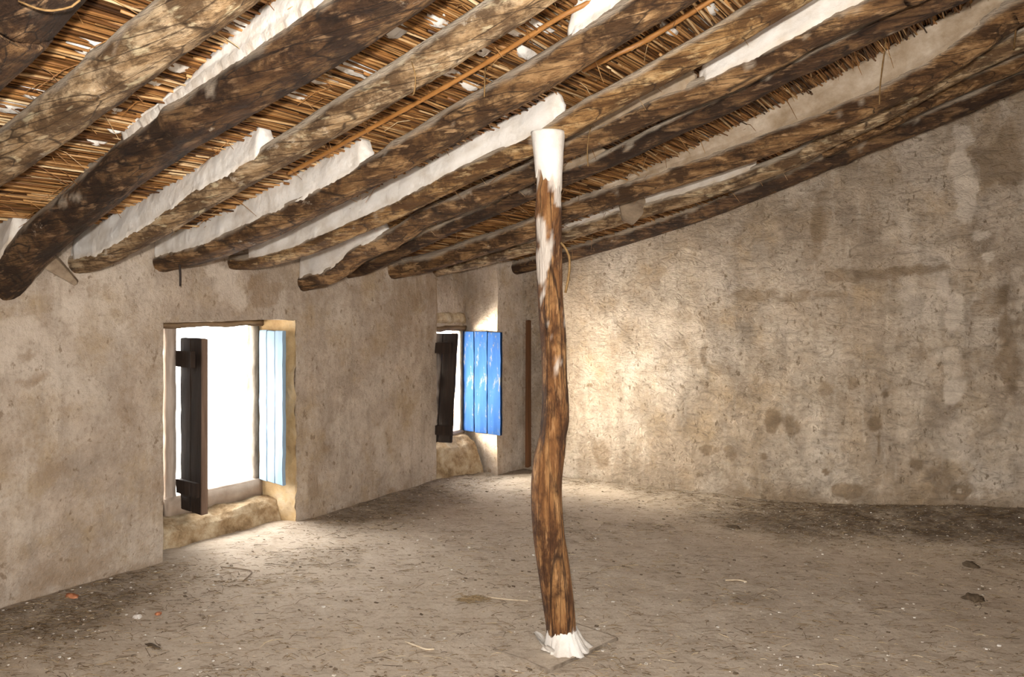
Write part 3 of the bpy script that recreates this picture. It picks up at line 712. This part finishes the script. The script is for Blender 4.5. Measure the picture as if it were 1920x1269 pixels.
# petals of dried plaster flaking off the foot
for k, (a, L) in enumerate([(3.0, .06), (3.35, .075), (3.7, .06), (4.1, .05), (2.75, .05)]):
    d = RGT*math.cos(a)+FWD*math.sin(a); s = d.cross(Vector((0, 0, 1))); b = MB()
    def pet(u, v, d=d, s=s, L=L, k=k):
        w = (u-.5)*.042*(math.sin(math.pi*min(.97, v*.85+.12)))
        return base + d*(.085+.03*v+.01*v*v) + s*w + Vector((0, 0, .02+L*v*.85-.3*w*w*10))
    b.grid(pet, 6, 8); nf = len(b.v)
    b.grid(lambda u, v: pet(u, v)-d*.005, 6, 8, True)
    b.make('plaster_flake', M['plaster'], post, attr={'grime': [.05]*len(b.v)})
# slab under the post
e0 = on_floor(1030, 1262); e1 = on_floor(1160, 1200); ed = (e1-e0).normalized(); pn = Vector((-ed.y, ed.x, 0))
if pn.dot(base-e0) < 0: pn = -pn
mb = MB(); sl = (e1-e0).length+.02
def slabf(u, v):
    p = e0-ed*.01+ed*(sl*u)+pn*(.34*v); ex = min(u, 1-u, v, 1-v)
    return Vector((p.x, p.y, floor_z(p.x, p.y)+(.014-.010*v if ex > .001 else -.02)+.002*N(p*14))) + Vector((.006*N(p*20), .006*N(p*23), 0))
mb.grid(slabf, 60, 50); mb.make('stone_slab', M['floor'], None, (base.x, base.y, 0), attr={'dirt': [.95 if i//61 < 2 or i % 61 > 59 else .6 if i % 61 < 3 else .05 for i in range(len(mb.v))]})
tag(bpy.data.objects['stone_slab'], 'flat worn stone slab set in the floor under the post', 'slab')

# ------------------------------------------------------------------ windows
UP = Vector((0, 0, 1))
def shutter(parent, hinge, free, z0, z1, th, mat, planks, edge_mat=None, battens=None, batten_mat=None, side=1, tilt=0.0):
    h = Vector((*hinge, 0)); f = Vector((*free, 0)); t = (f-h); L = t.length; t.normalize(); nrm = Vector((t.y, -t.x, 0))*side
    root = empty('shutter', (h.x, h.y, z0)); root.parent = parent; root.location = Vector((h.x, h.y, z0))-world_loc(parent)
    w = L/planks
    for i in range(planks):
        b = MB(); c = h+t*(w*(i+.5))+UP*((z0+z1)/2); g = random.uniform(-.003, .003)
        hx, hy, hz = w/2-.0018, th/2, (z1-z0)/2+g
        bm = bmesh.new(); bmesh.ops.create_cube(bm, size=1.0)
        bmesh.ops.bevel(bm, geom=bm.edges[:], offset=.0, segments=1) if False else None
        for v in bm.verts: v.co = Vector((v.co.x*2*hx, v.co.y*2*hy, v.co.z*2*hz))
        bmesh.ops.bevel(bm, geom=bm.edges[:], offset=.004, segments=2, affect='EDGES')
        bmesh.ops.subdivide_edges(bm, edges=[e for e in bm.edges if abs(e.verts[0].co.z-e.verts[1].co.z) > .3], cuts=18)
        for v in bm.verts: v.co += noise.noise_vector(v.co*7+Vector((i*5, hinge[1], 0)))*.004+noise.noise_vector(v.co*25)*.0015
        V = [c+t*v.co.x+nrm*v.co.y+UP*v.co.z + t*(tilt*v.co.z) for v in bm.verts]; bm.verts.index_update(); fs = [tuple(v.index for v in q.verts) for q in bm.faces]; bm.free()
        link('plank', V, fs, mat, root, origin=c, smooth=False)
    if edge_mat:
        b = MB(); c = h+t*(L+.004)+UP*((z0+z1)/2); b.box(c, .006, th/2+.001, (z1-z0)/2-.004, (t, nrm, UP), .002); b.make('edge_strip', edge_mat, root, origin=c, smooth=False)
    for (bz, bh, x0, x1, bt) in (battens or []):
        b = MB(); c = h+t*((x0+x1)/2*L)+nrm*(th/2+bt/2)+UP*bz; b.box(c, (x1-x0)/2*L, bt/2, bh/2, (t, nrm, UP), .003); b.make('batten', batten_mat or mat, root, origin=c, smooth=False)
        b = MB(); c2 = h-t*.012+nrm*(th/2)+UP*bz; b.tube([c2-UP*.035, c2+UP*.035], .009, 10); b.box(c2+t*.02, .03, .004, .012, (t, nrm, UP)); b.make('hinge', M['iron'], root, origin=c2)
    return root
def timber(name, c, hx, hy, hz, mat, parent, amp=.006):
    bm = bmesh.new(); bmesh.ops.create_cube(bm, size=2.0)
    for v in bm.verts: v.co = Vector((v.co.x*hx, v.co.y*hy, v.co.z*hz))
    bmesh.ops.bevel(bm, geom=bm.edges[:], offset=min(hx, hy, hz)*.25, segments=2, affect='EDGES')
    lg = max(hx, hy, hz); bmesh.ops.subdivide_edges(bm, edges=[e for e in bm.edges if (e.verts[0].co-e.verts[1].co).length > lg], cuts=24)
    c = Vector(c)
    for v in bm.verts: v.co += noise.noise_vector((v.co+c)*9)*amp+noise.noise_vector((v.co+c)*30)*amp*.35
    bm.verts.index_update(); V = [c+v.co for v in bm.verts]; fs = [tuple(v.index for v in q.verts) for q in bm.faces]; bm.free()
    return link(name, V, fs, mat, parent, origin=c)
w1 = empty('window_1', (FX, 3.35, 0)); tag(w1, 'larger near window open to bright daylight, between dark and pale shutters', 'window', kind='structure')
yc = (O1[0]+O1[1])/2; hw = (O1[1]-O1[0])/2
timber('frame_jamb', (FX+.02, 3.035, .80), .035, .028, .62, M['frame_z'], w1)
timber('frame_jamb', (FX+.015, O1[1]-.012, .83), .030, .017, .56, M['frame_dull'], w1, .004)
timber('frame_head', (FX+.03, 3.34, 1.392), .05, .40, .026, M['lintel'], w1, .012)
timber('frame_sill', (FX+.03, 3.36, .222), .04, .37, .066, M['frame'], w1, .006)
shutter(w1, (-.675, 3.10), (-.42, 3.075), .205, 1.305, .036, M['shutter_dark'], 2, M['shutter_edge'], [(1.17, .10, .0, .72, .03), (.36, .09, .0, .95, .03)], M['shutter_dark'], 1)
shutter(w1, (-.675, 3.712), (-.37, 3.665), .285, 1.335, .026, M['daylit_blue'], 3)
w2 = empty('window_2', (RX, 5.6, 0)); tag(w2, 'smaller far window with a bright blue open shutter near the room corner', 'window', kind='structure')
timber('frame_jamb', (RX+.012, O2[1]-.020, .83), .022, .018, .47, M['frame_dull'], w2, .004)
timber('frame_head', (RX+.0, 5.50, 1.305), .04, .38, .022, M['lintel'], w2, .01)
timber('frame_sill', (RX+.0, 5.50, .36), .04, .36, .018, M['frame'], w2, .006)
shutter(w2, (-.515, 5.845), (-.045, 5.80), .370, 1.275, .026, M['blue'], 3)
shutter(w2, (-.49, 5.315), (-.235, 5.375), .345, 1.272, .03, M['shutter_dark'], 2, None, [(1.15, .09, .0, .95, .025), (.45, .08, .0, .95, .025)], M['shutter_dark'], 1, .06)

# ------------------------------------------------------------------ canes, twine, boards
def curve3(name, pts, r, mat, label, cat, group=None, n=6, joints=0):
    path = spline(pts, .02); b = MB(); rr = []
    s = 0
    for i, p in enumerate(path):
        if i: s += (p-path[i-1]).length
        rr.append(r*(1+(.22*math.exp(-(((s % joints)-joints/2)/.012)**2) if joints else .15*N(p*40))))
    b.tube(path, rr, n); o = b.make(name, mat, None, origin=pts[0]); tag(o, label, cat, group); return o
curve3('bamboo_cane', [on_roof(px, py, RB, -.022) for px, py in [(540, 326), (588, 300), (707, 234), (790, 188), (880, 137), (960, 88), (1052, 31), (1110, 2), (1150, -25)]], .0095, M['cane'],
       'long orange bamboo cane under the reeds, behind the pale grey rafter log', 'cane', None, 8, .22)
curve3('bamboo_cane', [on_roof(px, py, RB, -.022) for px, py in [(1093, 132), (1150, 104), (1212, 75), (1326, 4), (1370, -25)]], .012, M['cane'],
       'short orange bamboo cane under the reeds, just left of the rafter log on the post', 'cane', None, 8, .2)
def hang(pix, dep, r, label):
    return curve3('twine', [on_depth(px, py, d) for (px, py), d in zip(pix, dep)], r, M['twine'], label, 'twine', 'loose twine')
hang([(1052, 455), (1062, 468), (1067, 480), (1068, 500), (1065, 525), (1060, 549)], [3.44, 3.43, 3.43, 3.43, 3.43, 3.43], .0055, 'loose twine end tied round the upper part of the post')
def at_log(i, px):
    _, path, r = LOGS[i]; best = min(path, key=lambda p: abs(960+F*(p-CAM).dot(RGT)/(p-CAM).dot(FWD)-px)); return (best-CAM).dot(FWD)-r
d = at_log(4, 908); hang([(906, 78), (910, 110), (909, 150), (908, 182)], [d+.25, d+.1, d-.02, d-.02], .003, 'thin twine looped over the twice-plastered rafter log, beside the orange cane')
d = at_log(6, 1105); hang([(1108, 238), (1103, 262), (1101, 290), (1103, 312)], [d-.02]*4, .003, 'twine dangling to the right of the post head')
d = at_log(8, 1660); hang([(1668, -4), (1663, 60), (1655, 120), (1650, 165), (1649, 196)], [d-.35, d-.3, d-.16, d-.04, d-.02], .0035, 'long twine hanging across the broad beige plaster band')
d = at_log(9, 1905); hang([(1908, -6), (1906, 40), (1901, 92)], [d-.3, d-.3, d-.06], .0045, 'twine hanging at the extreme top-right corner')
d = at_log(0, 90); hang([(35, 2), (70, 16), (100, 20), (135, 12), (150, 0)], [d-.02]*5, .0025, 'twine looped round the dark log in the extreme top-left corner')
d = at_log(3, 770); hang([(772, 116), (779, 145), (776, 175), (768, 178)], [d-.03, d-.05, d-.03, d+.02], .0025, 'thin twine wound round the middle of the pale grey rafter log')
def board(name, pix, dep, th, mat, label, cat):
    pts = [on_depth(px, py, d) for (px, py), d in zip(pix, dep)]; k = len(pts); nn = (pts[1]-pts[0]).cross(pts[2]-pts[0]).normalized()
    if nn.dot(FWD) < 0: nn = -nn
    bm = bmesh.new(); vs = [bm.verts.new(p) for p in pts]; f = bm.faces.new(vs)
    ex = bmesh.ops.extrude_face_region(bm, geom=[f]); bmesh.ops.translate(bm, verts=[v for v in ex['geom'] if isinstance(v, bmesh.types.BMVert)], vec=nn*th)
    bmesh.ops.recalc_face_normals(bm, faces=bm.faces[:]); bmesh.ops.bevel(bm, geom=bm.edges[:], offset=min(.004, th*.2), segments=2, affect='EDGES')
    bm.verts.index_update(); V = [v.co.copy() for v in bm.verts]; fs = [tuple(v.index for v in q.verts) for q in bm.faces]; bm.free()
    o = link(name, V, fs, mat, None, origin=pts[0], smooth=False); return tag(o, label, cat)
d = on_x(110, 510, -.33)-CAM; d = d.dot(FWD)
board('wooden_wedge', [(72, 480), (98, 476), (112, 490), (146, 530), (140, 535), (80, 502)], [d-.14, d-.12, d-.10, d-.03, d-.03, d-.12], .05, M['board'], 'grey pointed wooden wedge under the thickest rafter end at the wall', 'wedge')
d = at_log(9, 1187)
board('wooden_block', [(1160, 372), (1202, 360), (1214, 380), (1205, 402), (1188, 421), (1168, 412)], [d-.06]*6, .06, M['board'], 'grey split wooden block jammed between two rafters right of the post', 'block')
pc = on_floor(985, 880)
mb = MB(); mb.box((.06, 6.07, .72), .012, .03, .66, jit=.004); o = mb.make('narrow_board', M['redboard'], None, (.06, 6.07, .06), False); tag(o, 'narrow red-brown board standing upright in the corner behind the post', 'board')
d = at_log(4, 338); curve3('wooden_peg', [on_depth(337, 496, d+.02), on_depth(338, 515, d+.02), on_depth(338, 536, d+.03)], .006, M['iron'], 'dark peg sticking down under the wall end of the twice-plastered rafter', 'peg')

# ------------------------------------------------------------------ litter on the floor
def litter(name, count, label, cat, mat, maker):
    b = MB()
    while count > 0:
        px = random.uniform(-40, 1960); py = random.uniform(885, 1290) if random.random() < .7 else random.triangular(885, 1150, 920)
        p = on_floor(px, py)
        if p.x < xw(p.y)+.02 or p.y > yb(p.x)-.02 or p.x > 6.2: continue
        dv = dirt(Vector((p.x, p.y, 0)))
        if random.random() > .12+.95*dv: continue
        p.z = floor_z(p.x, p.y); b0 = len(b.v); maker(b, p, dv); b.a += [max(0, min(1, random.gauss(.5, .25)-(.25*dv if name == 'straw_litter' else 0)))]*(len(b.v)-b0); count -= 1
    o = b.make(name, mat, None, attr={'rnd': b.a}, smooth=False); tag(o, label, cat, kind='stuff')
def mk_straw(b, p, dv):
    a = random.gauss(.55, .55)+math.pi*(random.random() < .5); L = random.choice((.01, .015, .02, .03, .04, .07))*random.uniform(.7, 1.3); w = random.uniform(.0006, .0014)
    d = Vector((math.cos(a), math.sin(a), random.uniform(-.08, .18))); m = Vector((random.uniform(-.15, .15)*L, random.uniform(-.15, .15)*L, .003))
    b.tube([p-d*L/2+UP*.004, p+m+UP*.004, p+d*L/2+UP*.004], w, 3, False)
def mk_crumb(b, p, dv):
    s = random.choice((.0012, .0018, .002, .003, .004))*random.uniform(.7, 1.3)*(1-.35*dv); b.box(p+UP*s*.4, s*random.uniform(.8, 1.8), s*random.uniform(.8, 1.5), s*.6, jit=s*.4)
def mk_clod(b, p, dv):
    s = random.choice((.002, .003, .004, .005))*random.uniform(.7, 1.3); b.box(p+UP*s*.3, s*1.5, s, s*.5, jit=s*.5)
litter('straw_litter', 13000, 'dry straw bits scattered over the earth floor', 'straw', M['straw'], mk_straw)
litter('plaster_crumbs', 1700, 'pale plaster crumbs sprinkled over the earth floor', 'crumbs', M['crumb'], mk_crumb)
litter('earth_crumbs', 1500, 'small dark earth crumbs strewn over the floor', 'dirt', M['soil'], mk_clod)
def chunk(name, px, py, rx, ry, rz, mat, label, cat, seed):
    p = on_floor(px, py); p.z = floor_z(p.x, p.y)
    bm = bmesh.new(); bmesh.ops.create_icosphere(bm, subdivisions=3, radius=1)
    V = []
    for v in bm.verts:
        q = v.co*(1+.45*N(v.co*1.3+Vector((seed, 0, 0)))+.25*N(v.co*3.5+Vector((0, seed, 0)))); V.append(p+Vector((q.x*rx, q.y*ry, max(-.2, q.z)*rz+rz*.25)))
    bm.verts.index_update(); fs = [tuple(v.index for v in f.verts) for f in bm.faces]; bm.free()
    at = {'grime': [.1]*len(V)} if mat is M['plaster'] else None
    tag(link(name, V, fs, mat, None, origin=p, attr=at), label, cat)
chunk('terracotta_shard', 133, 1123, .05, .02, .012, M['terracotta'], 'long red terracotta shard against the foot of the window wall', 'shard', 1)
chunk('terracotta_shard', 296, 1153, .018, .014, .010, M['terracotta'], 'small orange terracotta bit lying on the floor beside a plaster chunk', 'shard', 2)
chunk('plaster_chunk', 258, 1157, .026, .018, .012, M['plaster'], 'white plaster chunk on the floor near the small orange shard', 'plaster chunk', 3)
chunk('dark_clod', 287, 1213, .05, .012, .008, M['clod'], 'dark flat clod on the floor below the plaster chunk', 'clod', 4)
chunk('dark_clod', 1824, 1122, .045, .03, .025, M['clod'], 'rounded dark clod alone on the open floor toward the right edge', 'clod', 5)
chunk('dark_clod', 1820, 1062, .04, .025, .022, M['clod'], 'dark clod at the edge of the dirt heap by the back wall', 'clod', 6)
chunk('dark_clod', 1375, 988, .05, .02, .015, M['clod'], 'small dark clod in the litter right of the post by the back wall', 'clod', 7)
def twig(pix, r, mat, label):
    pts = []
    for px, py in pix:
        p = on_floor(px, py); p.z = floor_z(p.x, p.y)+r+.002; pts.append(p)
    curve3('twig', pts, r, mat, label, 'twig', 'twigs on the floor')
M['palestraw'] = simple('pale_stalk', (.52, .40, .26), (.68, .58, .43), 30)
twig([(760, 1207), (785, 1216), (800, 1220), (814, 1219)], .004, M['palestraw'], 'pale bent stalk on the open floor left of the post foot')
twig([(915, 1121), (950, 1124), (990, 1127)], .003, M['palestraw'], 'thin straight pale stalk on the floor beside the straw tuft')
twig([(415, 1062), (450, 1066), (472, 1072), (455, 1092)], .003, M['board'], 'thin bent twig on the sunlit floor below the near window')
twig([(1360, 1089), (1385, 1090), (1400, 1094)], .004, M['palestraw'], 'short pale stalk on the floor right of the post')
t = MB(); rc = on_floor(885, 1124)
for _ in range(90):
    p = rc+RGT*random.gauss(0, .035)+FWD*random.gauss(0, .02); a = random.gauss(.3, .5); L = random.uniform(.03, .08); dd = Vector((math.cos(a), math.sin(a), random.uniform(-.05, .25)))
    p.z = floor_z(p.x, p.y)+.006; b0 = len(t.v); t.tube([p-dd*L/2, p+UP*.004, p+dd*L/2], .0016, 3, False); t.a += [random.uniform(.5, .85)]*(len(t.v)-b0)
tag(t.make('straw_tuft', M['straw'], None, (rc.x, rc.y, 0), False, attr={'rnd': t.a}), 'flattened tuft of yellow straw on the floor left of the post', 'straw tuft', kind='stuff')
